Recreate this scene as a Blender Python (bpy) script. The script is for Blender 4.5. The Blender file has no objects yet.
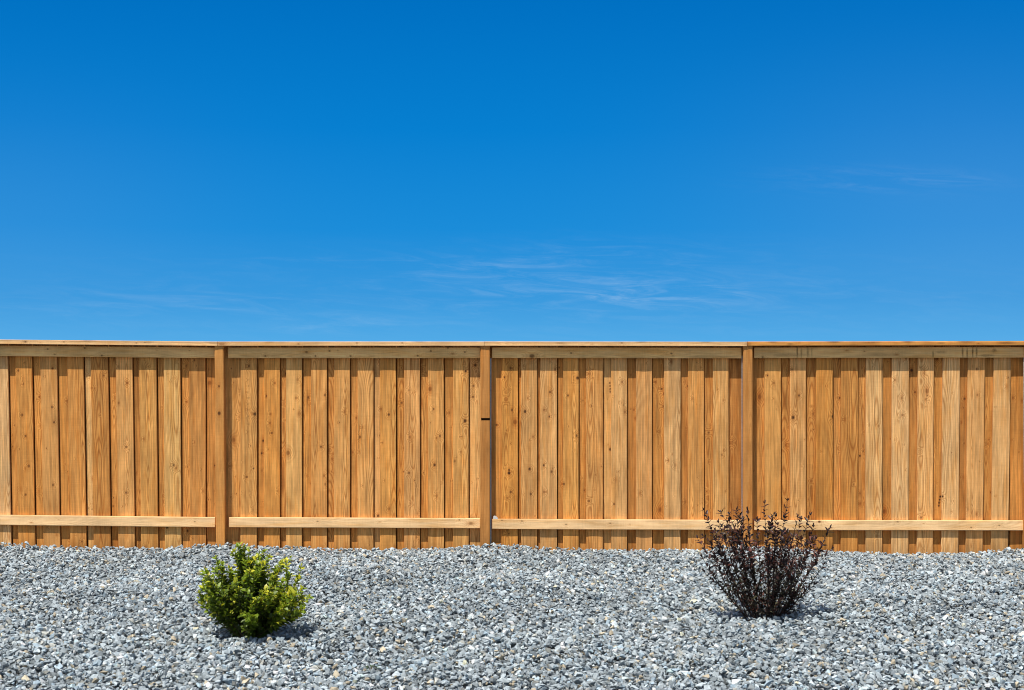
import bpy, bmesh, math, random
import numpy as np
from mathutils import Vector, Matrix

random.seed(7)
rng = np.random.default_rng(7)
scene = bpy.context.scene
COL = scene.collection

# ------------------------------------------------------------------ frame
# lens 50 mm on a 36 mm sensor, 1024 px wide: focal length 1422 px. The fence stands 13 m away.
F = 1422.0
D = 13.0
S = F / D                     # pixels per metre on the fence
ZC = 204.0 / S                # eye height, about the height of the fence

def fx(px): return (px - 512.0) / S           # measured photo position -> metres along the fence
def fz(py): return ZC + (345.0 - py) / S      # measured photo height  -> metres above the ground

# ------------------------------------------------------------------ node helpers
class NT:
    def __init__(self, tree):
        self.t = tree; self.n = tree.nodes; self.l = tree.links
    def new(self, typ, **kw):
        nd = self.n.new(typ)
        for k, v in kw.items(): setattr(nd, k, v)
        return nd
    def put(self, sock, v):
        if hasattr(v, 'is_linked') or isinstance(v, bpy.types.NodeSocket): self.l.new(v, sock)
        else: sock.default_value = v
    def math(self, op, a, b=None, c=None, clamp=False):
        nd = self.new('ShaderNodeMath', operation=op, use_clamp=clamp)
        self.put(nd.inputs[0], a)
        if b is not None: self.put(nd.inputs[1], b)
        if c is not None: self.put(nd.inputs[2], c)
        return nd.outputs[0]
    def mix(self, fac, a, b, blend='MIX'):
        nd = self.new('ShaderNodeMix', data_type='RGBA', blend_type=blend)
        self.put(nd.inputs[0], fac); self.put(nd.inputs[6], a); self.put(nd.inputs[7], b)
        return nd.outputs[2]
    def attr(self, name):
        return self.new('ShaderNodeAttribute', attribute_name=name)
    def noise(self, vec, scale, detail=3, rough=.55, dist=0.0):
        nd = self.new('ShaderNodeTexNoise')
        if vec is not None: self.l.new(vec, nd.inputs['Vector'])
        nd.inputs['Scale'].default_value = scale; nd.inputs['Detail'].default_value = detail
        nd.inputs['Roughness'].default_value = rough; nd.inputs['Distortion'].default_value = dist
        return nd.outputs['Fac']
    def vmul(self, vec, xyz):
        nd = self.new('ShaderNodeVectorMath', operation='MULTIPLY')
        self.l.new(vec, nd.inputs[0]); nd.inputs[1].default_value = xyz
        return nd.outputs[0]
    def ramp(self, fac, stops, interp='LINEAR'):
        nd = self.new('ShaderNodeValToRGB'); cr = nd.color_ramp; cr.interpolation = interp
        while len(cr.elements) < len(stops): cr.elements.new(0.5)
        for e, (p, c) in zip(cr.elements, stops):
            e.position = p; e.color = (*c, 1) if len(c) == 3 else c
        self.put(nd.inputs[0], fac)
        return nd.outputs[0]
    def maprange(self, v, a, b, c, d, smooth=False):
        nd = self.new('ShaderNodeMapRange', interpolation_type='SMOOTHSTEP' if smooth else 'LINEAR')
        self.put(nd.inputs[0], v)
        for i, x in enumerate((a, b, c, d)): nd.inputs[1 + i].default_value = x
        return nd.outputs[0]

def new_mat(name):
    m = bpy.data.materials.new(name); m.use_nodes = True
    nt = NT(m.node_tree); nt.n.clear()
    out = nt.new('ShaderNodeOutputMaterial')
    bs = nt.new('ShaderNodeBsdfPrincipled')
    nt.l.new(bs.outputs[0], out.inputs[0])
    return m, nt, bs, out

# ------------------------------------------------------------------ materials
def wood_material():
    m, nt, bs, out = new_mat('cedar_wood')
    tint = nt.attr('tint').outputs['Color']
    wc = nt.attr('grain').outputs['Vector']
    phase = nt.attr('phase').outputs['Fac']
    knot = nt.attr('knot').outputs['Fac']
    halo = nt.attr('halo').outputs['Fac']
    stain = nt.attr('stain').outputs['Fac']
    blot = nt.noise(nt.vmul(wc, (9, 2.6, 1)), 1.0, 4, .6)
    streak = nt.noise(nt.vmul(wc, (75, 2.2, 1)), 1.0, 3, .6)
    fibre = nt.noise(nt.vmul(wc, (330, 11, 1)), 1.0, 3, .65)
    speck = nt.noise(nt.vmul(wc, (150, 60, 1)), 1.0, 2, .6)
    saw = nt.noise(nt.vmul(wc, (6, 190, 1)), 1.0, 2, .5)
    ph = nt.math('ADD', phase, nt.math('MULTIPLY', nt.math('SUBTRACT', fibre, .5), .35))
    band = nt.math('MULTIPLY_ADD', nt.math('SINE', nt.math('MULTIPLY', ph, 6.28318)), .5, .5)
    band = nt.math('MULTIPLY', nt.math('POWER', band, 2.2), nt.attr('figure').outputs['Fac'])
    v = nt.maprange(blot, .25, .75, .78, 1.26)
    sv = nt.math('SUBTRACT', nt.maprange(streak, .30, .70, .66, 1.26), 1.0)
    v = nt.math('MULTIPLY', v, nt.math('MULTIPLY_ADD', sv, nt.attr('figure').outputs['Fac'], 1.0))
    v = nt.math('MULTIPLY', v, nt.maprange(fibre, .2, .8, .90, 1.10))
    v = nt.math('MULTIPLY', v, nt.maprange(saw, .25, .75, .945, 1.05))
    c = nt.mix(nt.math('MULTIPLY', band, .72), tint, nt.mix(1.0, tint, (.56, .40, .28, 1), 'MULTIPLY'))
    # warm, resinous patches
    warm = nt.maprange(nt.noise(nt.vmul(wc, (22, 2.2, 2.7)), 1.0, 3, .6), .48, .70, 0, .75)
    c = nt.mix(warm, c, nt.mix(1.0, c, (.90, .74, .50, 1), 'MULTIPLY'))
    vv = nt.new('ShaderNodeCombineColor')
    for i in range(3): nt.l.new(v, vv.inputs[i])
    c = nt.mix(1.0, c, vv.outputs[0], 'MULTIPLY')
    c = nt.mix(nt.math('MULTIPLY', halo, .8, clamp=True), c, nt.mix(1.0, c, (.60, .40, .25, 1), 'MULTIPLY'))
    kn = nt.math('MULTIPLY', knot, nt.maprange(speck, .25, .6, .75, 1.0), clamp=True)
    c = nt.mix(kn, c, (.030, .012, .005, 1))
    st = nt.math('MULTIPLY', stain, nt.maprange(speck, .3, .65, .6, 1.15), clamp=True)
    c = nt.mix(st, c, nt.mix(1.0, c, (.15, .115, .10, 1), 'MULTIPLY'))
    nt.l.new(c, bs.inputs['Base Color'])
    bs.inputs['Roughness'].default_value = .78
    bs.inputs['Specular IOR Level'].default_value = .22
    h = nt.math('ADD', nt.math('MULTIPLY', fibre, .8), nt.math('MULTIPLY', band, -.25))
    h = nt.math('ADD', h, nt.math('MULTIPLY', saw, .6))
    h = nt.math('SUBTRACT', h, nt.math('MULTIPLY', knot, .6))
    bp = nt.new('ShaderNodeBump'); bp.inputs['Strength'].default_value = .35
    bp.inputs['Distance'].default_value = .0018
    nt.l.new(h, bp.inputs['Height']); nt.l.new(bp.outputs[0], bs.inputs['Normal'])
    return m

def steel_material():
    m, nt, bs, out = new_mat('galvanised_steel')
    tc = nt.new('ShaderNodeTexCoord').outputs['Object']
    n = nt.noise(tc, 60, 3)
    nt.l.new(nt.ramp(n, [(.3, (.27, .295, .31)), (.7, (.46, .49, .51))]), bs.inputs['Base Color'])
    bs.inputs['Metallic'].default_value = .15
    nt.l.new(nt.maprange(n, .3, .7, .35, .6), bs.inputs['Roughness'])
    return m

def zinc_material():
    m, nt, bs, out = new_mat('bright_zinc')
    tc = nt.new('ShaderNodeTexCoord').outputs['Object']
    nt.l.new(nt.ramp(nt.noise(tc, 140, 3), [(.3, (.62, .62, .60)), (.7, (.85, .85, .83))]), bs.inputs['Base Color'])
    bs.inputs['Metallic'].default_value = .1; bs.inputs['Roughness'].default_value = .35
    return m

def gravel_material():
    m, nt, bs, out = new_mat('crushed_stone')
    tc = nt.new('ShaderNodeTexCoord').outputs['Object']
    a = nt.attr('tint').outputs['Color']
    n1 = nt.noise(tc, 70, 4, .6)
    n2 = nt.noise(tc, 320, 2, .6)
    v = nt.math('MULTIPLY', nt.maprange(n1, .25, .75, .72, 1.25), nt.maprange(n2, .25, .75, .85, 1.15))
    vv = nt.new('ShaderNodeCombineColor')
    for i in range(3): nt.l.new(v, vv.inputs[i])
    nt.l.new(nt.mix(1.0, a, vv.outputs[0], 'MULTIPLY'), bs.inputs['Base Color'])
    bs.inputs['Roughness'].default_value = .72
    bs.inputs['Specular IOR Level'].default_value = .35
    bp = nt.new('ShaderNodeBump'); bp.inputs['Strength'].default_value = .5; bp.inputs['Distance'].default_value = .003
    nt.l.new(n1, bp.inputs['Height']); nt.l.new(bp.outputs[0], bs.inputs['Normal'])
    return m

def ground_material():
    m, nt, bs, out = new_mat('stone_dust')
    tc = nt.new('ShaderNodeTexCoord').outputs['Object']
    vo = nt.new('ShaderNodeTexVoronoi'); vo.inputs['Scale'].default_value = 26
    nt.l.new(tc, vo.inputs['Vector'])
    sep = nt.new('ShaderNodeSeparateColor'); nt.l.new(vo.outputs['Color'], sep.inputs[0])
    c = nt.ramp(sep.outputs[0], [(0, (.03, .033, .037)), (.6, (.08, .085, .09)), (1, (.16, .165, .17))])
    d = nt.maprange(vo.outputs['Distance'], .2, .7, 1, .3)
    vv = nt.new('ShaderNodeCombineColor')
    for i in range(3): nt.l.new(d, vv.inputs[i])
    nt.l.new(nt.mix(1.0, c, vv.outputs[0], 'MULTIPLY'), bs.inputs['Base Color'])
    bs.inputs['Roughness'].default_value = .9
    bp = nt.new('ShaderNodeBump'); bp.invert = True; bp.inputs['Strength'].default_value = .8; bp.inputs['Distance'].default_value = .02
    nt.l.new(vo.outputs['Distance'], bp.inputs['Height']); nt.l.new(bp.outputs[0], bs.inputs['Normal'])
    return m

def leaf_material(name, rough, trans, spec):
    m, nt, bs, out = new_mat(name)
    a = nt.attr('tint').outputs['Color']
    tc = nt.new('ShaderNodeTexCoord').outputs['Object']
    n = nt.noise(tc, 90, 2)
    v = nt.maprange(n, .25, .75, .75, 1.25)
    vv = nt.new('ShaderNodeCombineColor')
    for i in range(3): nt.l.new(v, vv.inputs[i])
    c = nt.mix(1.0, a, vv.outputs[0], 'MULTIPLY')
    nt.l.new(c, bs.inputs['Base Color'])
    bs.inputs['Roughness'].default_value = rough
    bs.inputs['Specular IOR Level'].default_value = spec
    tr = nt.new('ShaderNodeBsdfTranslucent')
    nt.l.new(nt.mix(1.0, c, (1.25, 1.2, .55, 1), 'MULTIPLY'), tr.inputs['Color'])
    mx = nt.new('ShaderNodeMixShader'); mx.inputs[0].default_value = trans
    nt.l.new(bs.outputs[0], mx.inputs[1]); nt.l.new(tr.outputs[0], mx.inputs[2])
    nt.l.new(mx.outputs[0], out.inputs[0])
    return m

def stem_material(name, c1, c2):
    m, nt, bs, out = new_mat(name)
    tc = nt.new('ShaderNodeTexCoord').outputs['Object']
    nt.l.new(nt.ramp(nt.noise(tc, 60, 3), [(.3, c1), (.7, c2)]), bs.inputs['Base Color'])
    bs.inputs['Roughness'].default_value = .85
    return m

WOOD = wood_material()
STEEL = steel_material()
ZINC = zinc_material()
GRAVEL = gravel_material()
GROUND = ground_material()
LEAF_G = leaf_material('glossy_green_leaf', .42, .28, .45)
LEAF_D = leaf_material('dark_purple_leaf', .45, .15, .4)
STEM_G = stem_material('green_brown_twig', (.05, .05, .018), (.11, .085, .035))
STEM_D = stem_material('dark_brown_twig', (.020, .011, .009), (.05, .028, .02))

# ------------------------------------------------------------------ mesh accumulation
class MB:
    """collects vertices, quads/tris and named attributes, links ONE mesh object"""
    def __init__(self):
        self.v = []; self.f = []; self.sz = []; self.sm = []; self.n = 0; self.at = {}
    def add(self, verts, faces, smooth=False, **attrs):
        verts = np.asarray(verts, dtype=np.float64).reshape(-1, 3)
        faces = np.asarray(faces, dtype=np.int64)
        k = len(verts)
        self.v.append(verts); self.f.append((faces + self.n).ravel())
        self.sz.append(np.full(len(faces), faces.shape[1], dtype=np.int32))
        self.sm.append(np.full(len(faces), smooth, dtype=bool))
        for a, val in attrs.items():
            val = np.asarray(val, dtype=np.float32)
            if a in ('tint', 'grain'):
                if val.ndim == 1: val = np.tile(val, (k, 1))
            else:
                if val.ndim == 0: val = np.full(k, float(val), dtype=np.float32)
            self.at.setdefault(a, []).append(val)
        self.n += k
    def build(self, name, mat, parent=None):
        me = bpy.data.meshes.new(name)
        v = np.concatenate(self.v); f = np.concatenate(self.f); sz = np.concatenate(self.sz)
        me.vertices.add(len(v)); me.vertices.foreach_set('co', v.ravel().astype(np.float32))
        me.loops.add(len(f)); me.loops.foreach_set('vertex_index', f.astype(np.int32))
        me.polygons.add(len(sz))
        st = np.zeros(len(sz), dtype=np.int32); st[1:] = np.cumsum(sz)[:-1]
        me.polygons.foreach_set('loop_start', st)
        me.polygons.foreach_set('loop_total', sz)
        me.update(calc_edges=True)
        me.polygons.foreach_set('use_smooth', np.concatenate(self.sm))
        for a, vals in self.at.items():
            arr = np.concatenate(vals)
            if a == 'tint':
                d = me.attributes.new(a, 'FLOAT_COLOR', 'POINT')
                d.data.foreach_set('color', np.concatenate([arr, np.ones((len(arr), 1), np.float32)], 1).ravel())
            elif a == 'grain':
                d = me.attributes.new(a, 'FLOAT_VECTOR', 'POINT'); d.data.foreach_set('vector', arr.ravel())
            else:
                d = me.attributes.new(a, 'FLOAT', 'POINT'); d.data.foreach_set('value', arr)
        me.materials.append(mat)
        o = bpy.data.objects.new(name, me); COL.objects.link(o)
        if parent is not None: o.parent = parent
        return o

def tag(o, label=None, cat=None, group=None, kind=None):
    if label: o['label'] = label
    if cat: o['category'] = cat
    if group: o['group'] = group
    if kind: o['kind'] = kind
    return o

# ------------------------------------------------------------------ terrain
GX = [-600, -306, -150, -42, 0, 30, 60, 90, 130, 165, 190, 205, 225, 240, 260, 300, 340, 380, 430, 465, 490, 505, 530, 560, 600,
      650, 700, 720, 740, 760, 790, 850, 890, 950, 985, 1005, 1023, 1060, 1150, 1290, 1600]
GY = [546, 543, 548, 542, 543, 543.5, 545.5, 547.5, 548, 548.5, 546, 544, 542, 542.5, 545, 547.5, 549.5, 550, 548.5, 546.5, 544, 543.5, 546.5, 549.5, 551,
      550.5, 549, 547, 545, 546, 549, 553, 554.5, 554, 552, 549.5, 548, 551, 554, 549, 550]
def edge_z(x):
    return np.interp(np.asarray(x, float) * S + 512, GX, [(549 - g) / S for g in GY])

def lownoise(x, y):
    return (.011 * np.sin(1.9 * x + 1.1 * y + .6) * np.cos(2.3 * y - .7 * x + 1.2)
            + .008 * np.sin(4.1 * x - 2.7 * y + 2.2) + .006 * np.sin(3.3 * x + 5.9 * y + .3))

def ground_z(x, y):
    x = np.asarray(x, float); y = np.asarray(y, float)
    d = np.minimum(y, 0)
    near = np.exp(d / .55)
    far = np.exp(-np.maximum(np.hypot(x / 14, np.maximum(np.abs(y + 4) - 4, 0) / 8) - .7, 0) * 2)
    z = edge_z(x) * near + lownoise(x, y) * (1 - .85 * near)
    return np.where(y > .15, -.06, z * far)

def build_ground():
    xs = np.concatenate([[-4000, -1500, -500, -150, -50, -25, -14], np.arange(-10, 10.01, .12), [14, 25, 50, 150, 500, 1500, 4000]])
    ys = np.concatenate([[-4000, -1500, -500, -150, -50, -25, -14, -10], np.arange(-8, .13, .12), [.2, .4, 2, 6, 20, 80, 300, 1200, 4000]])
    X, Y = np.meshgrid(xs, ys)
    Z = ground_z(X, Y) - .056
    nx, ny = len(xs), len(ys)
    i = np.arange((ny - 1) * (nx - 1)); r = i // (nx - 1); c = i % (nx - 1)
    b = r * nx + c
    q = np.stack([b, b + 1, b + nx + 1, b + nx], 1)
    mb = MB(); mb.add(np.stack([X, Y, Z], -1).reshape(-1, 3), q, True)
    tag(mb.build('ground', GROUND), 'ground of grey stone dust under the gravel', kind='structure')
build_ground()

# ------------------------------------------------------------------ gravel stones
def stone_shapes(n):
    out = []
    for k in range(n):
        bm = bmesh.new()
        pts = []
        m = random.randint(9, 13)
        for j in range(m):
            v = Vector((random.gauss(0, 1), random.gauss(0, 1), random.gauss(0, 1))).normalized()
            v *= random.uniform(.82, 1.08)
            pts.append(bm.verts.new((v.x * 1.12, v.y * random.uniform(.72, .9), v.z * random.uniform(.58, .78))))
        r = bmesh.ops.convex_hull(bm, input=pts)
        dead = [v for v in bm.verts if not v.link_faces]
        bmesh.ops.delete(bm, geom=dead, context='VERTS')
        bmesh.ops.triangulate(bm, faces=bm.faces[:])
        bm.verts.index_update()
        out.append((np.array([v.co[:] for v in bm.verts]), np.array([[v.index for v in f.verts] for f in bm.faces])))
        bm.free()
    return out

def rotations(n):
    # random quaternions -> matrices, biased so that stones lie on their flat side
    yaw = rng.uniform(0, 2 * np.pi, n); pit = rng.normal(0, .5, n); rol = rng.normal(0, .5, n)
    cy, sy, cp, sp, cr, sr = np.cos(yaw), np.sin(yaw), np.cos(pit), np.sin(pit), np.cos(rol), np.sin(rol)
    Rz = np.zeros((n, 3, 3)); Rz[:, 0, 0] = cy; Rz[:, 0, 1] = -sy; Rz[:, 1, 0] = sy; Rz[:, 1, 1] = cy; Rz[:, 2, 2] = 1
    Rx = np.zeros((n, 3, 3)); Rx[:, 0, 0] = 1; Rx[:, 1, 1] = cp; Rx[:, 1, 2] = -sp; Rx[:, 2, 1] = sp; Rx[:, 2, 2] = cp
    Ry = np.zeros((n, 3, 3)); Ry[:, 1, 1] = 1; Ry[:, 0, 0] = cr; Ry[:, 0, 2] = sr; Ry[:, 2, 0] = -sr; Ry[:, 2, 2] = cr
    return Rz @ Rx @ Ry

def build_gravel():
    shapes = stone_shapes(36)
    pos = []
    y0, y1 = -6.5, -.085
    step = .0255
    gy = np.arange(y0, y1, step)
    for y in gy:
        hw = .36 * (y + D) + 1.15
        gx = np.arange(-hw, hw, step)
        pos.append(np.stack([gx + rng.uniform(-.5, .5, len(gx)) * step, y + rng.uniform(-.5, .5, len(gx)) * step], 1))
    base = np.concatenate(pos)
    n1 = len(base)
    top = base[rng.random(n1) < .50] + rng.uniform(-.013, .013, (1, 2))
    # between the boards and the first row
    P = np.concatenate([base, top]); N = len(P)
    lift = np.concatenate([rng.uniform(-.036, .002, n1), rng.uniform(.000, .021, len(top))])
    size = np.clip(rng.lognormal(math.log(.0178), .25, N), .009, .030)
    z = ground_z(P[:, 0], P[:, 1]) + lift
    # keep stones outside the boards
    P[:, 1] = np.minimum(P[:, 1], -.012 - size * .6)
    R = rotations(N)
    base_c = np.array([.325, .372, .394])
    val = np.clip(rng.lognormal(0, .30, N), .3, 2.0)
    patch = 1 + .10 * np.sin(P[:, 0] * 2.1 + 1) * np.sin(P[:, 1] * 2.7)
    colr = base_c[None, :] * (val * patch)[:, None]
    hue = rng.random(N)
    t = hue < .035; colr[t] *= np.array([1.35, 1.02, .70])        # tan stones
    t = (hue >= .035) & (hue < .11); colr[t] *= np.array([1.13, 1.0, .86])
    t = (hue >= .11) & (hue < .13); colr[t] = np.array([.56, .58, .58]) * rng.uniform(.85, 1.15, (t.sum(), 1))
    t = (hue >= .15) & (hue < .27); colr[t] *= np.array([.90, 1.0, 1.08])
    colr *= np.interp(lift, [-.034, -.010, .002], [.30, .70, 1.0])[:, None]      # shade of the gaps put into the colour: lower stones darker
    colr = np.clip(colr, .03, .66)
    which = rng.integers(0, len(shapes), N)
    mb = MB()
    for k, (sv, sf) in enumerate(shapes):
        ii = np.where(which == k)[0]; n = len(ii)
        sc = size[ii][:, None, None] * rng.uniform(.8, 1.2, (n, 1, 3))
        V = np.einsum('nij,nvj->nvi', R[ii], sv[None] * sc)
        V[:, :, 0] += P[ii, 0][:, None]; V[:, :, 1] += P[ii, 1][:, None]; V[:, :, 2] += z[ii][:, None]
        nv = len(sv)
        Fc = (sf[None] + (np.arange(n) * nv)[:, None, None]).reshape(-1, 3)
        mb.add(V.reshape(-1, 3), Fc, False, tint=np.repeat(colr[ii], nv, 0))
    print('stones', N)
    tag(mb.build('gravel', GRAVEL), 'loose grey crushed gravel covering the ground before the fence', kind='stuff')
build_gravel()

# ------------------------------------------------------------------ wood boards
# dark knots seen in the photo: (px, py, radius px, strength, halo)
KN = []
def K(s, r, st, ha):
    for a in s.split():
        x, y = a.split(','); KN.append((fx(float(x)), fz(float(y)), .82 * r / S, st * .9, ha * .8))
K('18,370.5 52,368.5 51,407 21,415 220.5,386 24,436 26.7,466 23,494.7 124,492.7 125,447 50.7,485 173,465 249,366 308,397.5 325,395 401.5,403 '
  '433.5,409 473.5,386 473,397 510.5,368 512,410 550,392 568,395.5 662,389 799,395.5 966,399 977,369 409,473 440,436 321,446.7 564,484 576.7,435.7 '
  '589,501 551.7,471.7 530.7,494 614,504 922,517.7 510.7,492 360,437 247,477', 1.25, .8, .7)
K('220.5,413 465,421 525,411.5 577.5,378 255,414 793,417.5 833,416.5', 1.75, 1.0, .7)
K('38,397 66,401 118,403 126.5,383 186,402 185.5,366 275,383 270,423 296,398 356,418 381,409 449,413 506,399.5 544,410 555,369.5 622,382 656,382 '
  '634,410 625,412 774,383 814,414 792,369.5 902,398 978,395 1014,398 895,380 410,437 544,492 533,436.7 436.7,496 324,475.7', 1.2, .42, 1.0)
K('209,383 430,389 515,422 760,397 927,391 288,453 233,440 885.7,511.7 660,510', 2.2, .45, 1.3)
K('248,380 248.5,386 248,392 249,398 248,404 249,410 248.5,416 249,424 248,432', .55, .8, .3)
K('49,349 86,348 103,355.5 266,356 316,356 351,356 330,351 431,351 465,352 418,355.7 448,348 571,353 671,353.5 762,357', .95, .9, .5)
K('532,356', 2.3, .8, .8); K('307,352', 1.5, .6, .6)
K('896.7,521.4 970,527 998,525 459.5,519.5 502,520 522,520.7 566,524 195.6,521 318,521 610,523', .85, .7, .5)
K('471,523', 1.9, .45, 1.3)
K('67,342 29,342 139,343 358,343 403,343 621,343 300,344', .9, .6, .5); K('224,344', 2.2, .25, 1.2)
KN.append((fx(509), fz(473), 1.5 / S, 1.0, .8)); KN.append((fx(509), fz(470), 1.0 / S, 1.0, .8))
for q in ((942, 497), (941.5, 500), (941, 503), (940.7, 506), (943.5, 496.5)): KN.append((fx(q[0]), fz(q[1]), .95 / S, 1.0, .4))
for q in ((610, 383), (610.2, 386), (610.4, 389), (610.4, 392)): KN.append((fx(q[0]), fz(q[1]), .8 / S, .9, .4))
KN = np.array(KN)
# smudged streaks on the right-hand top rail: (px, py, rx, ry, strength)
SM = [(796.5, 352, .8, 6, .9), (800.5, 353, .7, 5, .8), (807, 352, 1.2, 6, .55), (811, 352, .8, 5, .45), (932, 354, .7, 3.5, .9), (940, 352, 5, 1.2, .4),
      (961.5, 352, .9, 5, .8), (966, 353, .8, 5, .8), (971.5, 352, .7, 6, .9), (975.5, 352, .8, 5, .8), (985, 355.5, 8, 1.1, .6), (993, 350.5, 2.2, 2, .6),
      (790, 355, 14, 2, .35), (880, 355, 16, 2, .3), (832, 341.5, 7, 1.3, .7), (770, 342, 5, 1, .5), (868, 342.3, 10, 1, .5), (905, 341.6, 6, 1.1, .6), (938, 343, 4, 1, .5), (962, 341.8, 9, 1.1, .6), (1003, 343, 8, 1.2, .6), (788, 344, 3, 1, .5), (640, 342, 5, .9, .45), (90, 341, 6, .8, .5), (28, 341.5, 3, 1, .5), (150, 342, 8, .8, .4), (270, 342.5, 6, .8, .4), (420, 342, 7, .8, .4), (560, 343, 5, .8, .45), (705, 342, 7, .9, .5), (746, 344, 3, 2, .45), (216, 343, 6, 1.2, .3)]

def tone(t, pink=0.0):
    dark = np.array([.375, .145, .034]); mid = np.array([.77, .356, .090]); light = np.array([.93, .580, .235])
    c = dark + (mid - dark) * (t / .55) if t < .55 else mid + (light - mid) * ((t - .55) / .45)
    return c * np.array([1, 1 + .05 * pink, 1 + .35 * pink])

def board(mb, origin, A, L, Nn, w, l, t, col, res=(.005, .0065), knots=True, axis=None, amp=1.0, skew=0.0, extra=True, bev=.0022):
    """one sawn board: gridded front face carrying grain attributes, plain sides and back.
    origin = lower left corner of its front face; A across, L along, Nn outward"""
    origin = np.array(origin, float); A = np.array(A, float); L = np.array(L, float); Nn = np.array(Nn, float)
    na = max(2, int(w / res[0])); nl = max(4, int(l / res[1]))
    ua = np.concatenate([[0], np.linspace(bev, w - bev, na + 1), [w]])
    ul = np.linspace(0, l, nl + 1)
    U, V = np.meshgrid(ua, ul)
    seed = rng.uniform(0, 50)
    # growth rings: distance from a pith that wanders along the board
    p0 = rng.uniform(-.25, 1.25) * w; slope = rng.normal(0, .02)
    dep = rng.uniform(.012, .06)
    ph = rng.uniform(0, 6.3, 6)
    wob = .010 * np.sin(V * 2.1 + ph[0]) + .006 * np.sin(V * 5.3 + ph[1]) + .003 * np.sin(V * 13 + ph[2])
    side = .006 * np.sin(V * 3.0 + ph[3]) + .003 * np.sin(V * 8.0 + ph[4])
    rad = np.sqrt((U - p0 + side) ** 2 + (dep + slope * V + wob) ** 2)
    phase = rad / rng.uniform(.0065, .0105)
    knot = np.zeros_like(U); halo = np.zeros_like(U); stain = np.zeros_like(U)
    W3 = origin[None, None] + U[..., None] * A + V[..., None] * L
    X = W3[..., 0]; Z = W3[..., 2]
    ks = []
    if extra and len(KN):
        x0, x1 = X.min(), X.max(); z0, z1 = Z.min(), Z.max()
        for kx, kz, kr, s, h in KN:
            if x0 - .004 < kx < x1 + .004 and z0 - .004 < kz < z1 + .004: ks.append((kx, kz, kr, s, h))
    if knots:
        for j in range(rng.poisson(l * knots)):
            kx = origin + A * rng.uniform(.1, .9) * w + L * rng.uniform(.03, .97) * l
            big = rng.random()
            ks.append((kx[0], kx[2], (.003 + .009 * big ** 3.5), rng.choice([0, .25, .45, .9], p=[.2, .30, .25, .25]), rng.uniform(.3, 1.1)))
    for kx, kz, kr, s, h in ks:
        el = rng.uniform(.8, 1.15)
        if abs(A[0]) > .5: dx = (X - kx); dz = (Z - kz) / 1.15 * el
        else: dx = (X - kx) / 1.25 * el; dz = Z - kz
        d = np.hypot(dx, dz)
        phase += 3.2 * np.exp(-(d / (kr * 3.0)) ** 2)
        knot = np.maximum(knot, s * np.clip((kr * 1.25 - d) / (kr * .55), 0, 1))
        if abs(A[0]) > .5: dh = np.hypot(dx * 1.25, dz * .62)
        else: dh = np.hypot(dx * .62, dz * 1.25)
        halo = np.maximum(halo, h * np.exp(-(dh / (kr * 1.7)) ** 2))
    if extra and abs(L[2]) > .9 and L[2] > 0:
        am = rng.uniform(.05, .55) ** 1.5; hh = rng.uniform(.05, .16)
        stain = np.maximum(stain, am * np.clip(1 - (Z - .0 - .015 * np.sin(X * 90 + ph[0])) / hh, 0, 1))
    if extra:
        for sx, sy, rx, ry, s in SM:
            sx, sy = fx(sx), fz(sy)
            d = np.hypot((X - sx) / (rx / S), (Z - sy) / (ry / S))
            stain = np.maximum(stain, s * np.clip(1.4 - d, 0, 1))
    # cupping, bow and eased edges
    cup = rng.normal(0, .0012); bow = rng.normal(0, .0012)
    dpt = cup * (((U / w) - .5) ** 2 * 4 - 1) + bow * np.sin(V / l * math.pi + ph[5]) * np.minimum(np.minimum(V, l - V) / .1, 1)
    ez = (U < 1e-6) | (U > w - 1e-6)
    dpt = np.where(ez, -bev, dpt)
    P = W3 + dpt[..., None] * Nn
    if skew:
        P[..., 0] += skew * (1 - V / l)          # foot of the board stands off sideways
    ncol = len(ua)
    i = np.arange(nl * (ncol - 1)); r = i // (ncol - 1); c = i % (ncol - 1); b = r * ncol + c
    q = np.stack([b, b + 1, b + ncol + 1, b + ncol], 1)
    grain = np.stack([U + seed * 3.1, V + seed * 1.7, np.full_like(U, seed)], -1)
    # does A x L point along Nn?
    if np.dot(np.cross(A, L), Nn) < 0: q = q[:, ::-1]
    mb.add(P.reshape(-1, 3), q, True, tint=col, grain=grain.reshape(-1, 3), phase=phase.ravel(), knot=knot.ravel(),
           halo=halo.ravel(), stain=stain.ravel(), figure=(1.0 if extra and abs(L[2]) > .9 and t < .05 else .38))
    # the other five faces
    cs = []
    for a_, l_ in ((0, 0), (w, 0), (w, l), (0, l)):
        for back in (0, 1):
            p = origin + A * a_ + L * l_ - Nn * (bev if not back else t)
            if skew: p = p + np.array([skew * (1 - l_ / l), 0, 0])
            cs.append(p)
    fq = [(0, 1, 3, 2), (2, 3, 5, 4), (4, 5, 7, 6), (6, 7, 1, 0), (1, 7, 5, 3)]
    vs = []; fs = []; gr = []
    cen = np.mean(cs, 0)
    for f in fq:
        pts = [cs[k] for k in f]
        nrm = np.cross(pts[1] - pts[0], pts[2] - pts[0])
        if np.dot(nrm, np.mean(pts, 0) - cen) < 0: pts = pts[::-1]
        fs.append([len(vs) + k for k in range(4)])
        for p in pts:
            vs.append(p); gr.append((np.dot(p - origin, A) + np.dot(p - origin, Nn) + seed * 3.1, np.dot(p - origin, L) + seed * 1.7, seed))
    gr = np.array(gr)
    mb.add(vs, fs, False, tint=np.array(col) * .9, grain=gr, phase=gr[:, 0] / .006, knot=0.0, halo=0.0, stain=0.0, figure=.5)

XA = (1, 0, 0); ZA = (0, 0, 1); FR = (0, -1, 0)
RAIL_T, POST_T, BT = .033, .076, .024       # how far rails and posts stand out, board thickness

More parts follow.
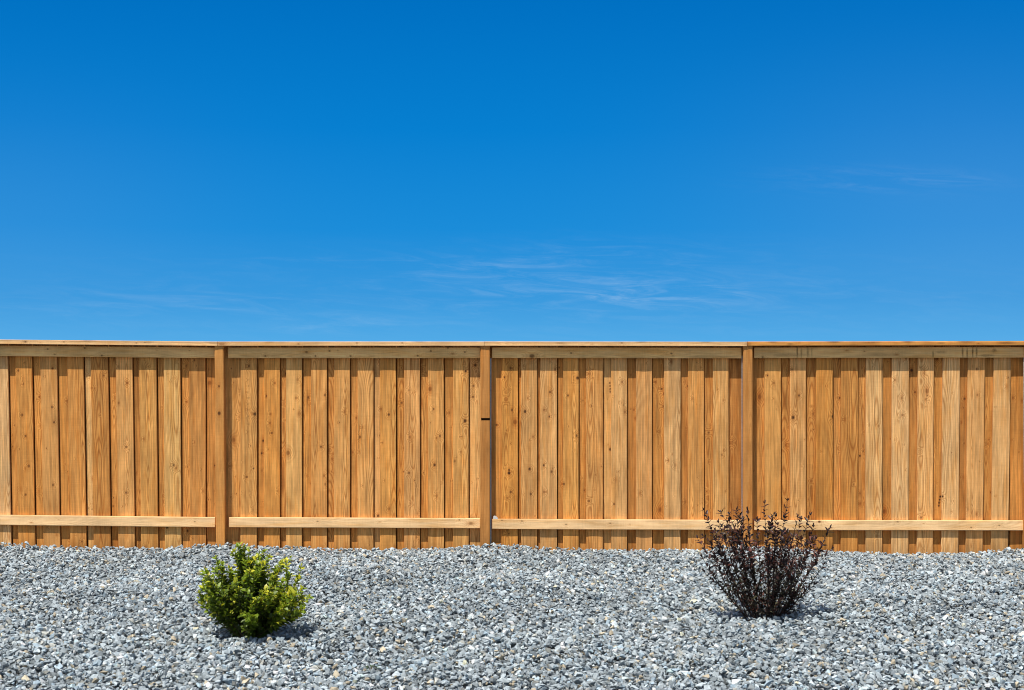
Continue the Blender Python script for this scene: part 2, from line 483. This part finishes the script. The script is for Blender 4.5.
# ------------------------------------------------------------------ the fence
fence = bpy.data.objects.new('wooden_fence', None); COL.objects.link(fence)
fence.location = (0, 0, 0)
tag(fence, 'long golden brown board fence with flat cap rail standing along the gravel', 'fence')

# front boards of every bay: (left px, right px, tone); the boards behind fill the gaps
BAYS = [
  dict(post=(-310, -301), x=(-301, -46.5), lean=4.0, front=None, seen=False),
  dict(post=(-46.5, -37.5), x=(-37.5, 216.2), front=[(-34, -17, .6), (-9.5, 7.5, .8), (15, 31.5, .58), (40, 56.5, .62), (67, 83, .6), (90.5, 107.5, .34), (115.5, 132, .76),
        (139, 156, .74), (163.5, 180, .8), (189, 205.2, .52)], back=[.4, .4, .42, .45, .4, .85, .38, .22, .36, .42, .34], seen=True),
  dict(post=(216.2, 225.2), x=(225.2, 480.5), front=[(240.5, 257, .58), (264, 280, .58), (286, 302, .74), (311, 327, .66), (334, 350, .66), (357.5, 373.4, .58),
        (380, 396, .55), (404, 420, .58), (428, 444, .64), (453, 468.6, .62)], back=[.55, .40, .36, .42, .36, .40, .66, .36, .42, .40, .72], seen=True),
  dict(post=(480.5, 490), x=(490, 742), front=[(501.5, 518, .50), (521, 537.2, .72), (540, 557, .74), (563, 578.6, .66), (586, 603, .56), (611, 627, .68), (636, 652, .74),
        (664, 680.6, .90), (688, 704, .58), (713, 728.6, .70)], back=[.48, .42, .36, .38, .46, .80, .28, .38, .28, .38, .24], seen=True),
  dict(post=(742, 751.3), x=(751.3, 1023), front=[(764.5, 781, .74), (790, 806, .76), (816, 833, .46), (841, 858, .42), (866, 882.6, .78), (892, 909, .84), (918, 934, .68),
        (943, 960, .92), (968, 985, .74), (994, 1011, .90)], back=[.42, .34, .36, .44, .40, .36, .34, .40, .26, .36, .46], seen=True),
  dict(post=(1023, 1032), x=(1032, 1286), lean=-4.0, front=None, seen=False),
]
def lean_px(x):
    return float(np.interp(x, [-300, 20, 110, 190, 240, 780, 900, 1010, 1300], [4, 3.6, 3.2, .8, 0, 0, -.6, -3.0, -4]))
# heights measured in the photo (px) at the left and right end of each bay
TOPS = {0: (338.5, 339, 344), 1: (339.2, 341.6, 0), 2: (341.6, 341.6, 0), 3: (341.5, 341.8, 0), 4: (341.6, 341, 0), 5: (341, 340.5, 0)}
BOTS = {0: (512, 514), 1: (514.2, 517), 2: (517, 518), 3: (518.6, 519.8), 4: (519.8, 520.2), 5: (520.2, 520)}

def lerp(a, b, t): return a + (b - a) * t

for bi, B in enumerate(BAYS):
    seen = B['seen']
    res = (.005, .0065) if seen else (.02, .03)
    kden = 3.0 if seen else 0
    xl, xr = fx(B['x'][0]), fx(B['x'][1])
    t0, t1, _ = TOPS[bi]; b0, b1 = BOTS[bi]
    # boards
    fr = B['front']
    if fr is None:
        n = 10; p = (B['x'][1] - B['x'][0]) / n
        fr = [(B['x'][0] + 8 + p * k, B['x'][0] + 24.5 + p * k, random.uniform(.5, .85)) for k in range(n)]
        B['back'] = [random.uniform(.3, .5) for _ in range(n + 1)]
    mb = MB()
    gaps = []
    prev = B['x'][0]
    for a, b, t in fr:
        gaps.append((prev, a)); prev = b
    gaps.append((prev, B['x'][1]))
    for k, (a, b, t) in enumerate(fr):
        mid = (a + b) / 2; u = (mid - B['x'][0]) / (B['x'][1] - B['x'][0])
        ztop = fz(lerp(t0, t1, u) + 4.2); zbot = -.16
        sk = lean_px(mid) / S * 1.12
        board(mb, (fx(a), 0 + random.uniform(-.0012, .0012), zbot), XA, ZA, FR, (b - a) / S, ztop - zbot, BT - .002, tone(t + random.uniform(-.09, .09), random.uniform(-.4, .5)) * random.uniform(.92, 1.06),
              res, kden, skew=sk)
    for k, (a, b) in enumerate(gaps):
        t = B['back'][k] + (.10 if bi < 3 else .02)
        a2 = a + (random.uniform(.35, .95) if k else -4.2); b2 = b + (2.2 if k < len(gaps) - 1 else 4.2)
        mid = (a + b) / 2; u = (mid - B['x'][0]) / (B['x'][1] - B['x'][0])
        ztop = fz(lerp(t0, t1, u) + 4.2); zbot = -.16
        sk = lean_px(mid) / S * 1.12
        edge = 0 if 0 < k < len(gaps) - 1 else 1
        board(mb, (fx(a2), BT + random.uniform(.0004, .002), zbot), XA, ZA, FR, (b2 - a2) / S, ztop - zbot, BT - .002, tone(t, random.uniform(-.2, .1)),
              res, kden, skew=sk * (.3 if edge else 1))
    board(mb, (xl - .04, BT + .075, -.16), XA, ZA, FR, xr - xl + .08, fz(min(t0, t1) + 4.2) + .16, .015, tone(.1) * .7, (.05, .05), 0, extra=False)  # added dark backing sheet behind the boards, so open seams look near-black
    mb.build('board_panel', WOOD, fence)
    # top rail, under the cap
    g = 3.6 if bi in (2,) else (2.2 if bi in (3, 4) else .6)
    rl, rr = fx(B['x'][0] + g), fx(B['x'][1] - (1.2 if bi == 3 else .5))
    zt0, zt1 = fz(lerp(t0, t1, 0) + 5.9), fz(lerp(t0, t1, 1) + 5.9)
    Ln = np.array([rr - rl, 0, zt1 - zt0]); ll = np.linalg.norm(Ln); Lu = Ln / ll
    Up = np.array([-Lu[2], 0, Lu[0]])
    h = 10.6 / S
    mb = MB()
    board(mb, np.array([rl, -RAIL_T, zt0]) - Up * h, Up, Lu, FR, h, ll, RAIL_T - .004, np.array([.97, .60, .235]), res, 1.0 if seen else 0)
    mb.build('top_rail', WOOD, fence)
    # bottom rail
    zb0, zb1 = fz(b0), fz(b1)
    Ln = np.array([rr - rl, 0, zb1 - zb0]); ll = np.linalg.norm(Ln); Lu = Ln / ll
    Up = np.array([-Lu[2], 0, Lu[0]])
    h = 9.9 / S
    mb = MB()
    board(mb, np.array([rl + (.008 if bi == 2 else 0), -RAIL_T * .92, zb0]) - Up * h, Up, Lu, FR, h, ll - (.008 if bi == 2 else 0), RAIL_T * .92 - .004,
          np.array([.97, .645, .33]), res, .8 if seen else 0)
    mb.build('bottom_rail', WOOD, fence)

# cap rail: one flat board per bay, butted over the posts
CAPX = [-310, -42, 219.5, 484.5, 746, 1027, 1286]
CAPT = [(.55, 0), (.85, .7), (.92, .8), (.86, .6), (.46, 0), (.5, 0)]
for k in range(6):
    xl, xr = fx(CAPX[k]) + .0012, fx(CAPX[k + 1]) - .0012
    t0, t1, _ = TOPS[k]
    if k == 3: xr = fx(745.5)
    zt0, zt1 = fz(t0), fz(t1)
    res = (.005, .0065) if 0 < k < 5 else (.02, .03)
    th = 4.4 / S
    Ln = np.array([xr - xl, 0, zt1 - zt0]); ll = np.linalg.norm(Ln); Lu = Ln / ll
    Up = np.array([-Lu[2], 0, Lu[0]])
    mb = MB()
    board(mb, np.array([xl, -.090 - (.002 if k % 2 else 0), zt0]) - Up * th, Up, Lu, FR, th, ll, .150, np.array([.90, .56, .265]) if k in (1, 2, 3) else tone(*CAPT[k]), res, .7 if 0 < k < 5 else 0)
    mb.build('cap_rail', WOOD, fence)

# posts: a timber facing over a galvanised steel post
PX = [B['post'] for B in BAYS] + [(1286, 1295)]
PT = [.5, .5, .44, .26, .30, .34, .5]
for k, (a, b) in enumerate(PX):
    seen = 1 < k < 6
    res = (.004, .0065) if seen else (.02, .03)
    tt = TOPS[min(k, 5)][0] + 4.55
    zt = fz(tt); zb = -.16
    w = (b - a) / S
    mb = MB()
    sk = {2: 1.4 / S * 1.1, 5: -1.5 / S}.get(k, 0)
    if k == 3:                                   # this facing has an open notch across it
        zn = fz(418.8)
        board(mb, (fx(a), -POST_T, zn + .011), XA, ZA, FR, w, zt - zn - .011, POST_T - .004, tone(PT[k], .3), res, .6, bev=.007)
        board(mb, (fx(a), -POST_T, zb), XA, ZA, FR, w, zn - .011 - zb, POST_T - .004, tone(PT[k], .3), res, .6, bev=.007)
        board(mb, (fx(a) + .0005, -POST_T + .006, zn - .0108), XA, ZA, FR, w * .09, .0216, .05, tone(PT[k], .3), res, 0, extra=False)
        board(mb, (fx(a) + w * .09 + .0005, -POST_T + .03, zn - .0108), XA, ZA, FR, w * .90, .0216, .03, tone(.1) * .12, res, 0, extra=False)  # near-black insert: shade inside the notch put into its colour
    else:
        board(mb, (fx(a), -POST_T, zb), XA, ZA, FR, w, zt - zb, POST_T - .004, tone(PT[k], .3), res, .7 if seen else 0, skew=sk, bev=.007)
    post = mb.build('fence_post', WOOD, fence)
    # steel: C-section behind the facing, one flange showing beside it
    sb = MB()
    side = -1 if k in (4, 5, 6) else 1
    if k == 2: side = 0
    def box(x0, x1, y0, y1, z0, z1):
        v = [(x, y, z) for z in (z0, z1) for y in (y0, y1) for x in (x0, x1)]
        sb.add(v, [(0, 2, 3, 1), (4, 5, 7, 6), (0, 1, 5, 4), (2, 6, 7, 3), (0, 4, 6, 2), (1, 3, 7, 5)])
    xa, xb = fx(a), fx(b)
    if side:
        x0 = xb + .0015 if side > 0 else xa - .0015
        x1 = x0 + side * (.0115 if k == 3 else .007)
        box(min(x0, x1), max(x0, x1), -.030, -.0265, -.14, fz(tt + 9.5 if k in (4, 5) else tt + 12))
    box(xa + .012, xb - .012, BT + .096 + .004, BT + .096 + .008, -.14, zt - .03)
    box(xa + .012, xa + .0155, BT + .096 + .008, BT + .096 + .07, -.14, zt - .03)
    box(xb - .0155, xb - .012, BT + .096 + .008, BT + .096 + .07, -.14, zt - .03)
    sb.build('steel_post', STEEL, post)

# bright rail bracket on the bottom rail, right of the middle post
bk = MB()
bx0, bz0 = fx(493.2), fz(518.6)
prof = [(0, 0), (.042, 0), (.042, .008), (.032, .019), (.022, .026), (.008, .028), (0, .020)]
n = len(prof)
vf = [(bx0 + x, -.030, bz0 + z) for x, z in prof] + [(bx0 + x, -.006, bz0 + z) for x, z in prof]
bk.add(vf, [(i, (i + 1) % n, (i + 1) % n + n, i + n) for i in range(n)])
bk.add(vf[:n], [(0, 1, 2, 3), (0, 3, 4, 6), (4, 5, 6, 6)][:2])
bk.add([vf[4], vf[5], vf[6]], [(0, 1, 2)])
bk.build('rail_bracket', ZINC, fence)

# ------------------------------------------------------------------ shrubs
def tube(mb, pts, r0, r1, sides=5):
    pts = [np.array(p, float) for p in pts]; n = len(pts)
    V = []
    for i, p in enumerate(pts):
        d = pts[min(i + 1, n - 1)] - pts[max(i - 1, 0)]; d = d / (np.linalg.norm(d) + 1e-9)
        a = np.cross(d, (.31, .9, .2)); a /= np.linalg.norm(a) + 1e-9; b = np.cross(d, a)
        r = r0 + (r1 - r0) * i / (n - 1)
        for s in range(sides):
            th = 2 * math.pi * s / sides
            V.append(p + r * (math.cos(th) * a + math.sin(th) * b))
    Fq = [(i * sides + s, i * sides + (s + 1) % sides, (i + 1) * sides + (s + 1) % sides, (i + 1) * sides + s) for i in range(n - 1) for s in range(sides)]
    mb.add(V, Fq, True)

def leaf(mb, p, d, up, L, W, col, curl=.25):
    """pointed leaf folded along its midrib: 8 vertices"""
    p = np.array(p, float); d = np.array(d, float); d /= np.linalg.norm(d) + 1e-9
    s = np.cross(d, up); s /= np.linalg.norm(s) + 1e-9
    nn = np.cross(s, d)
    def q(l, w, h): return p + d * L * l + s * W * w + nn * L * h
    c = curl
    V = [q(0, 0, 0), q(.35, -.46, .10), q(.35, 0, .02 - c * .05), q(.35, .46, .10), q(.72, -.36, .06 - c * .3), q(.72, 0, -c * .3), q(.72, .36, .06 - c * .3), q(1, 0, -c * .7)]
    mb.add(V, [(0, 1, 2), (0, 2, 3)], True, tint=col)
    # remaining faces reuse the same coordinates
    mb.add(V[1:], [(0, 3, 4, 1), (1, 4, 5, 2)], True, tint=col)
    mb.add([V[4], V[5], V[6], V[7]], [(0, 3, 1), (1, 3, 2)], True, tint=col)

def unit(v): v = np.array(v, float); return v / (np.linalg.norm(v) + 1e-9)

def green_shrub():
    d = F * ZC / (637 - 345); x = (250 - 512) * d / F; y = d - D
    z = float(ground_z(x, y))
    root = bpy.data.objects.new('green_shrub', None); COL.objects.link(root); root.location = (x, y, z)
    tag(root, 'small round bright green leafy shrub growing in the grey gravel', 'shrub')
    R = random.Random(21)
    st, fo = MB(), MB()
    dark = np.array([.020, .042, .005]); mid = np.array([.20, .285, .018]); yel = np.array([.62, .58, .04])
    stems = []
    for k in range(58):
        az = R.uniform(0, 2 * math.pi)
        po = math.radians(79) * R.random() ** .60
        # rounded envelope, a little wider than tall, thinner to the upper left
        r = .40 - .02 * math.sin(po) + R.uniform(-.13, .075)
        if po < .5: r = R.uniform(.34, .44)
        stems.append((az, po, r))
    stems += [(2.6, .10, .525), (2.75, .11, .51), (2.9, .16, .46), (2.2, .2, .43), (0.3, .22, .42), (3.0, .55, .46), (3.3, .72, .48), (2.8, .95, .47), (0.1, .5, .47), (-.2, .75, .46), (3.1, 1.15, .41), (.2, 1.2, .43), (-.1, 1.3, .41), (-.5, 1.0, .44), (.3, .9, .46)]
    for az, po, r in stems:
        tip = np.array([math.sin(po) * math.cos(az) * r * .88, math.sin(po) * math.sin(az) * r * .93, math.cos(po) * r + .055 + .03 * math.sin(po)])
        b = np.array([R.uniform(-.035, .035), R.uniform(-.035, .035), -.02])
        c1 = b + (tip - b) * .45 + np.array([math.cos(az), math.sin(az), 0]) * .03 + np.array([R.uniform(-.02, .02), R.uniform(-.02, .02), R.uniform(-.01, .03)])
        pts = [(1 - t) ** 2 * b + 2 * t * (1 - t) * c1 + t * t * tip for t in np.linspace(0, 1, 7)]
        tube(st, pts, .0045, .0014)
        lines = [(pts, .24)]
        for q in range(R.randint(3, 5)):
            t = R.uniform(.35, .92); p0 = (1 - t) ** 2 * b + 2 * t * (1 - t) * c1 + t * t * tip
            dd = unit(unit(tip - c1) + np.array([R.uniform(-.9, .9), R.uniform(-.9, .9), R.uniform(-.2, .7)]))
            ln = R.uniform(.06, .13)
            tw = [p0, p0 + dd * ln * .5, p0 + dd * ln + np.array([0, 0, .02])]
            tube(st, tw, .0018, .0009, 4); lines.append((tw, .1))
        for pl, start in lines:
            P = np.array(pl); seg = np.linalg.norm(np.diff(P, axis=0), axis=1); tot = seg.sum(); cum = np.concatenate([[0], np.cumsum(seg)])
            s = tot * start; flip = R.uniform(0, 3)
            while s <= tot:
                pos = np.array([np.interp(s, cum, P[:, j]) for j in range(3)])
                k = min(np.searchsorted(cum, s, 'right') - 1, len(seg) - 1)
                ax = unit(P[k + 1] - P[k])
                sd = unit(np.cross(ax, (math.cos(flip), math.sin(flip), .2)))
                for sg in (-1, 1):
                    dd = unit(sd * sg * .9 + ax * .75 + np.array([R.uniform(-.3, .3), R.uniform(-.3, .3), R.uniform(-.15, .35)]))
                    L = R.uniform(.027, .046)
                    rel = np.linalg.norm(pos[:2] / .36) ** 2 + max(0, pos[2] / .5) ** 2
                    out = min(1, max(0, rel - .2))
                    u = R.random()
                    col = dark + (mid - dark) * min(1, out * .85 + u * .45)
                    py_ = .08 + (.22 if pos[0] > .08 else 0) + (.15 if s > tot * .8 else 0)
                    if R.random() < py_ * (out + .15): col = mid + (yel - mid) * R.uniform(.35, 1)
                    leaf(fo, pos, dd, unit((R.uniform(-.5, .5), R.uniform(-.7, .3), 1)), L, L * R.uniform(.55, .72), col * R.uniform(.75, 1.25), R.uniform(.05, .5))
                s += R.uniform(.015, .024); flip += 1.57
            if True:
                ax = unit(P[-1] - P[-2])
                for j in range(2):
                    leaf(fo, P[-1], ax + np.array([R.uniform(-.4, .4), R.uniform(-.4, .4), .2]), unit((R.uniform(-1, 1), -.6, .6)), R.uniform(.018, .028), .013, (mid + (yel - mid) * R.uniform(0, .6)))
    st.build('stems', STEM_G, root); fo.build('foliage', LEAF_G, root)
green_shrub()

def dark_shrub():
    d = F * ZC / (617 - 345); x = (765 - 512) * d / F; y = d - D
    z = float(ground_z(x, y))
    root = bpy.data.objects.new('dark_shrub', None); COL.objects.link(root); root.location = (x, y, z)
    tag(root, 'dark purple brown shrub with thin upright stems fanning out of the gravel', 'shrub')
    R = random.Random(5)
    st, fo = MB(), MB()
    pur = np.array([.036, .017, .013]); red = np.array([.15, .048, .034]); oli = np.array([.085, .078, .045]); blk = np.array([.012, .008, .008])
    # tips measured along the fan: (x offset m, height m); depth is free
    tips = [(-.385, .70), (-.31, .66), (-.36, .53), (-.17, .74), (-.20, .62), (-.08, .69), (-.03, .65), (.03, .73), (.01, .62), (.10, .68), (.16, .72), (.18, .76),
            (.13, .60), (.26, .66), (.30, .68), (.33, .62), (.40, .60), (.36, .50), (-.10, .58), (.07, .57), (-.25, .52), (.23, .55), (-.02, .52), (-.13, .66),
            (-.33, .60), (.05, .66), (-.30, .44), (.30, .46), (.20, .48), (-.16, .47), (.0, .45), (.10, .44), (-.40, .40), (.36, .38), (-.22, .36), (.22, .36), (-.08, .38), (.06, .36)]
    for tx, tz in tips:
        ty = R.uniform(-1, 1) * math.sqrt(max(.02, .36 ** 2 - min(abs(tx), .34) ** 2)) * .85
        b = np.array([tx * .22 + R.uniform(-.04, .04), ty * .2 + R.uniform(-.03, .03), -.02])
        tip = np.array([tx * 1.07, ty, tz * R.uniform(.98, 1.05)])
        c1 = b + (tip - b) * np.array([.62, .62, .46]) + np.array([R.uniform(-.025, .025), R.uniform(-.025, .025), 0])
        fn = lambda t: (1 - t) ** 2 * b + 2 * t * (1 - t) * c1 + t * t * tip
        pts = [fn(t) for t in np.linspace(0, 1, 9)]
        tube(st, pts, .0046, .0013)
        lines = [(pts, .12)]
        for q in range(R.randint(3, 6)):
            t = R.uniform(.06, .78); p0 = fn(t)
            dd = unit(np.array([tx * .9 + R.uniform(-.75, .75), R.uniform(-.75, .75), R.uniform(.3, 1.0)]))
            ln = R.uniform(.08, .19)
            tw = [p0, p0 + dd * ln * .5, p0 + dd * ln + np.array([0, 0, .03])]
            tube(st, tw, .002, .0009, 4); lines.append((tw, .1))
        for li, (pl, start) in enumerate(lines):
            P = np.array(pl); seg = np.linalg.norm(np.diff(P, axis=0), axis=1); tot = seg.sum(); cum = np.concatenate([[0], np.cumsum(seg)])
            s = tot * start; flip = R.uniform(0, 3)
            while s <= tot:
                pos = np.array([np.interp(s, cum, P[:, j]) for j in range(3)])
                k = min(np.searchsorted(cum, s, 'right') - 1, len(seg) - 1)
                ax = unit(P[k + 1] - P[k]); sd = unit(np.cross(ax, (math.cos(flip), math.sin(flip), .2)))
                low = pos[2] < .34
                for sg in (-1, 1):
                    if R.random() < (.08 if low else .20): continue
                    dd = unit(sd * sg * .8 + ax * .8 + np.array([R.uniform(-.3, .3), R.uniform(-.3, .3), R.uniform(-.2, .3)]))
                    L = R.uniform(.031, .050) * (1.0 if not low else .8)
                    u = R.random()
                    col = pur + (red - pur) * R.random() ** 2.0
                    if low and u < .6: col = blk + (oli - blk) * R.random()
                    elif u < .25: col = blk
                    leaf(fo, pos, dd, unit((R.uniform(-.6, .6), R.uniform(-.8, .4), 1)), L, L * R.uniform(.34, .48), col * R.uniform(.7, 1.3), R.uniform(.1, .6))
                s += R.uniform(.020, .032) if low else R.uniform(.018, .030); flip += 1.57
            ax = unit(P[-1] - P[-2])
            for j in range(3):
                leaf(fo, P[-1], ax + np.array([R.uniform(-.5, .5), R.uniform(-.5, .5), .1]), unit((R.uniform(-1, 1), -.6, .6)), R.uniform(.022, .034), .010, pur * R.uniform(.7, 1.5))
    st.build('stems', STEM_D, root); fo.build('foliage', LEAF_D, root)
dark_shrub()

def weed():
    d = F * ZC / (674 - 345); x = (371 - 512) * d / F; y = d - D
    root = bpy.data.objects.new('weed', None); COL.objects.link(root); root.location = (x, y, float(ground_z(x, y)) + .022)
    tag(root, 'tiny green weed sprouting low between gravel stones near the bottom edge', 'weed')
    R = random.Random(3); fo, st = MB(), MB()
    for k in range(11):
        a = R.uniform(0, 6.28); r = R.uniform(.01, .045)
        tip = np.array([math.cos(a) * r, math.sin(a) * r, R.uniform(.012, .032)])
        tube(st, [(0, 0, -.015), tip * np.array([.5, .5, .8]), tip], .0011, .0006, 4)
        for j in range(3):
            leaf(fo, tip * R.uniform(.6, 1), (math.cos(a) + R.uniform(-.7, .7), math.sin(a) + R.uniform(-.7, .7), R.uniform(0, .6)), (0, -.2, 1), R.uniform(.012, .02), .006,
                 np.array([.05, .10, .02]) * R.uniform(.7, 1.4))
    st.build('stems', STEM_G, root); fo.build('foliage', LEAF_G, root)
weed()

# ------------------------------------------------------------------ sky and sun
SUN_DIR = Vector((-.56, -1.0, 2.5)).normalized()        # towards the sun: high, behind the camera and to the left
SUN_EL = math.asin(SUN_DIR.z)
SUN_AZ = math.atan2(SUN_DIR.x, SUN_DIR.y)
world = bpy.data.worlds.new("World"); scene.world = world; world.use_nodes = True
w = NT(world.node_tree); w.n.clear()
wo = w.new('ShaderNodeOutputWorld'); bg = w.new('ShaderNodeBackground'); w.l.new(bg.outputs[0], wo.inputs[0])
STR = .11
bg.inputs['Strength'].default_value = STR
sky = w.new('ShaderNodeTexSky', sky_type='NISHITA')
sky.sun_disc = False; sky.sun_elevation = SUN_EL; sky.sun_rotation = SUN_AZ % (2 * math.pi)
sky.air_density = 1.0; sky.dust_density = 1.2; sky.ozone_density = 1.0
dr = w.new('ShaderNodeTexCoord').outputs['Generated']
sp = w.new('ShaderNodeSeparateXYZ'); w.l.new(dr, sp.inputs[0])
el = w.math('ARCSINE', sp.outputs[2])
# clear, polarised blue of the lower sky, as a function of elevation (radians / 0.5)
def lin(c): return tuple((v / 255 / 12.92 if v < 10.3 else ((v / 255 + .055) / 1.055) ** 2.4) / STR for v in c)
E = lambda py: math.atan((345 - py) / F) / .5
low = w.ramp(w.math('DIVIDE', el, .5), [(0.0, lin((84, 172, 231))), (E(300), lin((58, 154, 222))), (E(230), lin((26, 140, 217))), (E(130), lin((6, 127, 208))), (E(0), lin((0, 112, 194))), (1.0, lin((0, 92, 172)))])
up = w.math('MAXIMUM', w.maprange(el, .27, .55, 0, 1, True), w.maprange(sp.outputs[1], .45, -.15, 0, 1, True))
skc = w.mix(up, low, sky.outputs[0])
CLX = -.09
# thin cirrus wisps low in the sky ahead
yy = w.math('MAXIMUM', sp.outputs[1], .05)
U = w.math('DIVIDE', sp.outputs[0], yy); V = w.math('DIVIDE', sp.outputs[2], yy)
cv = w.new('ShaderNodeCombineXYZ'); w.l.new(w.math('ADD', U, CLX), cv.inputs[0]); w.l.new(w.math('ADD', V, w.math('MULTIPLY', U, .05)), cv.inputs[1]); cv.inputs[2].default_value = 3.3
wisp = w.noise(w.vmul(cv.outputs[0], (16, 130, 1)), 1.0, 7, .68, 1.1)
wisp2 = w.noise(w.vmul(cv.outputs[0], (60, 260, 1)), 1.0, 4, .6, .4)
wisp = w.math('MULTIPLY', w.maprange(wisp, .38, .80, 0, 1, True), w.maprange(wisp2, .3, .7, .55, 1.05))
def spot(px, py, rx, ry, a):
    u0, v0 = (px - 512) / F, (345 - py) / F
    du = w.math('DIVIDE', w.math('SUBTRACT', U, u0), rx / F); dv = w.math('DIVIDE', w.math('SUBTRACT', V, v0), ry / F)
    r2 = w.math('ADD', w.math('MULTIPLY', du, du), w.math('MULTIPLY', dv, dv))
    return w.math('MULTIPLY', w.math('EXPONENT', w.math('MULTIPLY', r2, -1.0)), a)
tot = None
for s in ((675, 291, 80, 9, .72), (550, 284, 120, 24, .36), (470, 268, 90, 12, .24), (600, 255, 150, 16, .22), (875, 180, 90, 12, .42), (335, 324, 60, 7, .38), (150, 305, 150, 16, .26), (300, 260, 90, 5, .18),
          (620, 300, 90, 10, .4), (760, 300, 260, 32, .20), (430, 300, 420, 40, .22), (960, 183, 60, 5, .15)):
    m_ = spot(*s); tot = m_ if tot is None else w.math('ADD', tot, m_)
cl = w.math('MULTIPLY', w.math('MULTIPLY', tot, wisp), .34, clamp=True)
cl = w.math('ADD', cl, w.math('ADD', spot(1010, 225, 260, 130, .055), spot(-20, 230, 220, 110, .03)), clamp=True)
skc = w.mix(cl, skc, (*lin((196, 222, 243)), 1))
w.l.new(skc, bg.inputs['Color'])

sl = bpy.data.lights.new('sun', 'SUN'); sl.energy = 5.0; sl.angle = math.radians(.53); sl.color = (1.0, .94, .84)
so = bpy.data.objects.new('sun', sl); COL.objects.link(so)
so.rotation_euler = SUN_DIR.to_track_quat('Z', 'Y').to_euler()

# ------------------------------------------------------------------ camera
cam = bpy.data.cameras.new('camera'); cam.lens = 50; cam.sensor_width = 36; cam.sensor_fit = 'HORIZONTAL'
cam.clip_start = .1; cam.clip_end = 12000
co = bpy.data.objects.new('camera', cam); COL.objects.link(co)
co.location = (0, -D, ZC); co.rotation_euler = (math.pi / 2, 0, 0)
scene.camera = co

scene.view_settings.view_transform = 'Standard'
scene.view_settings.look = 'None'
scene.view_settings.exposure = 0
scene.cycles.max_bounces = 6
scene.cycles.filter_width = 1.0
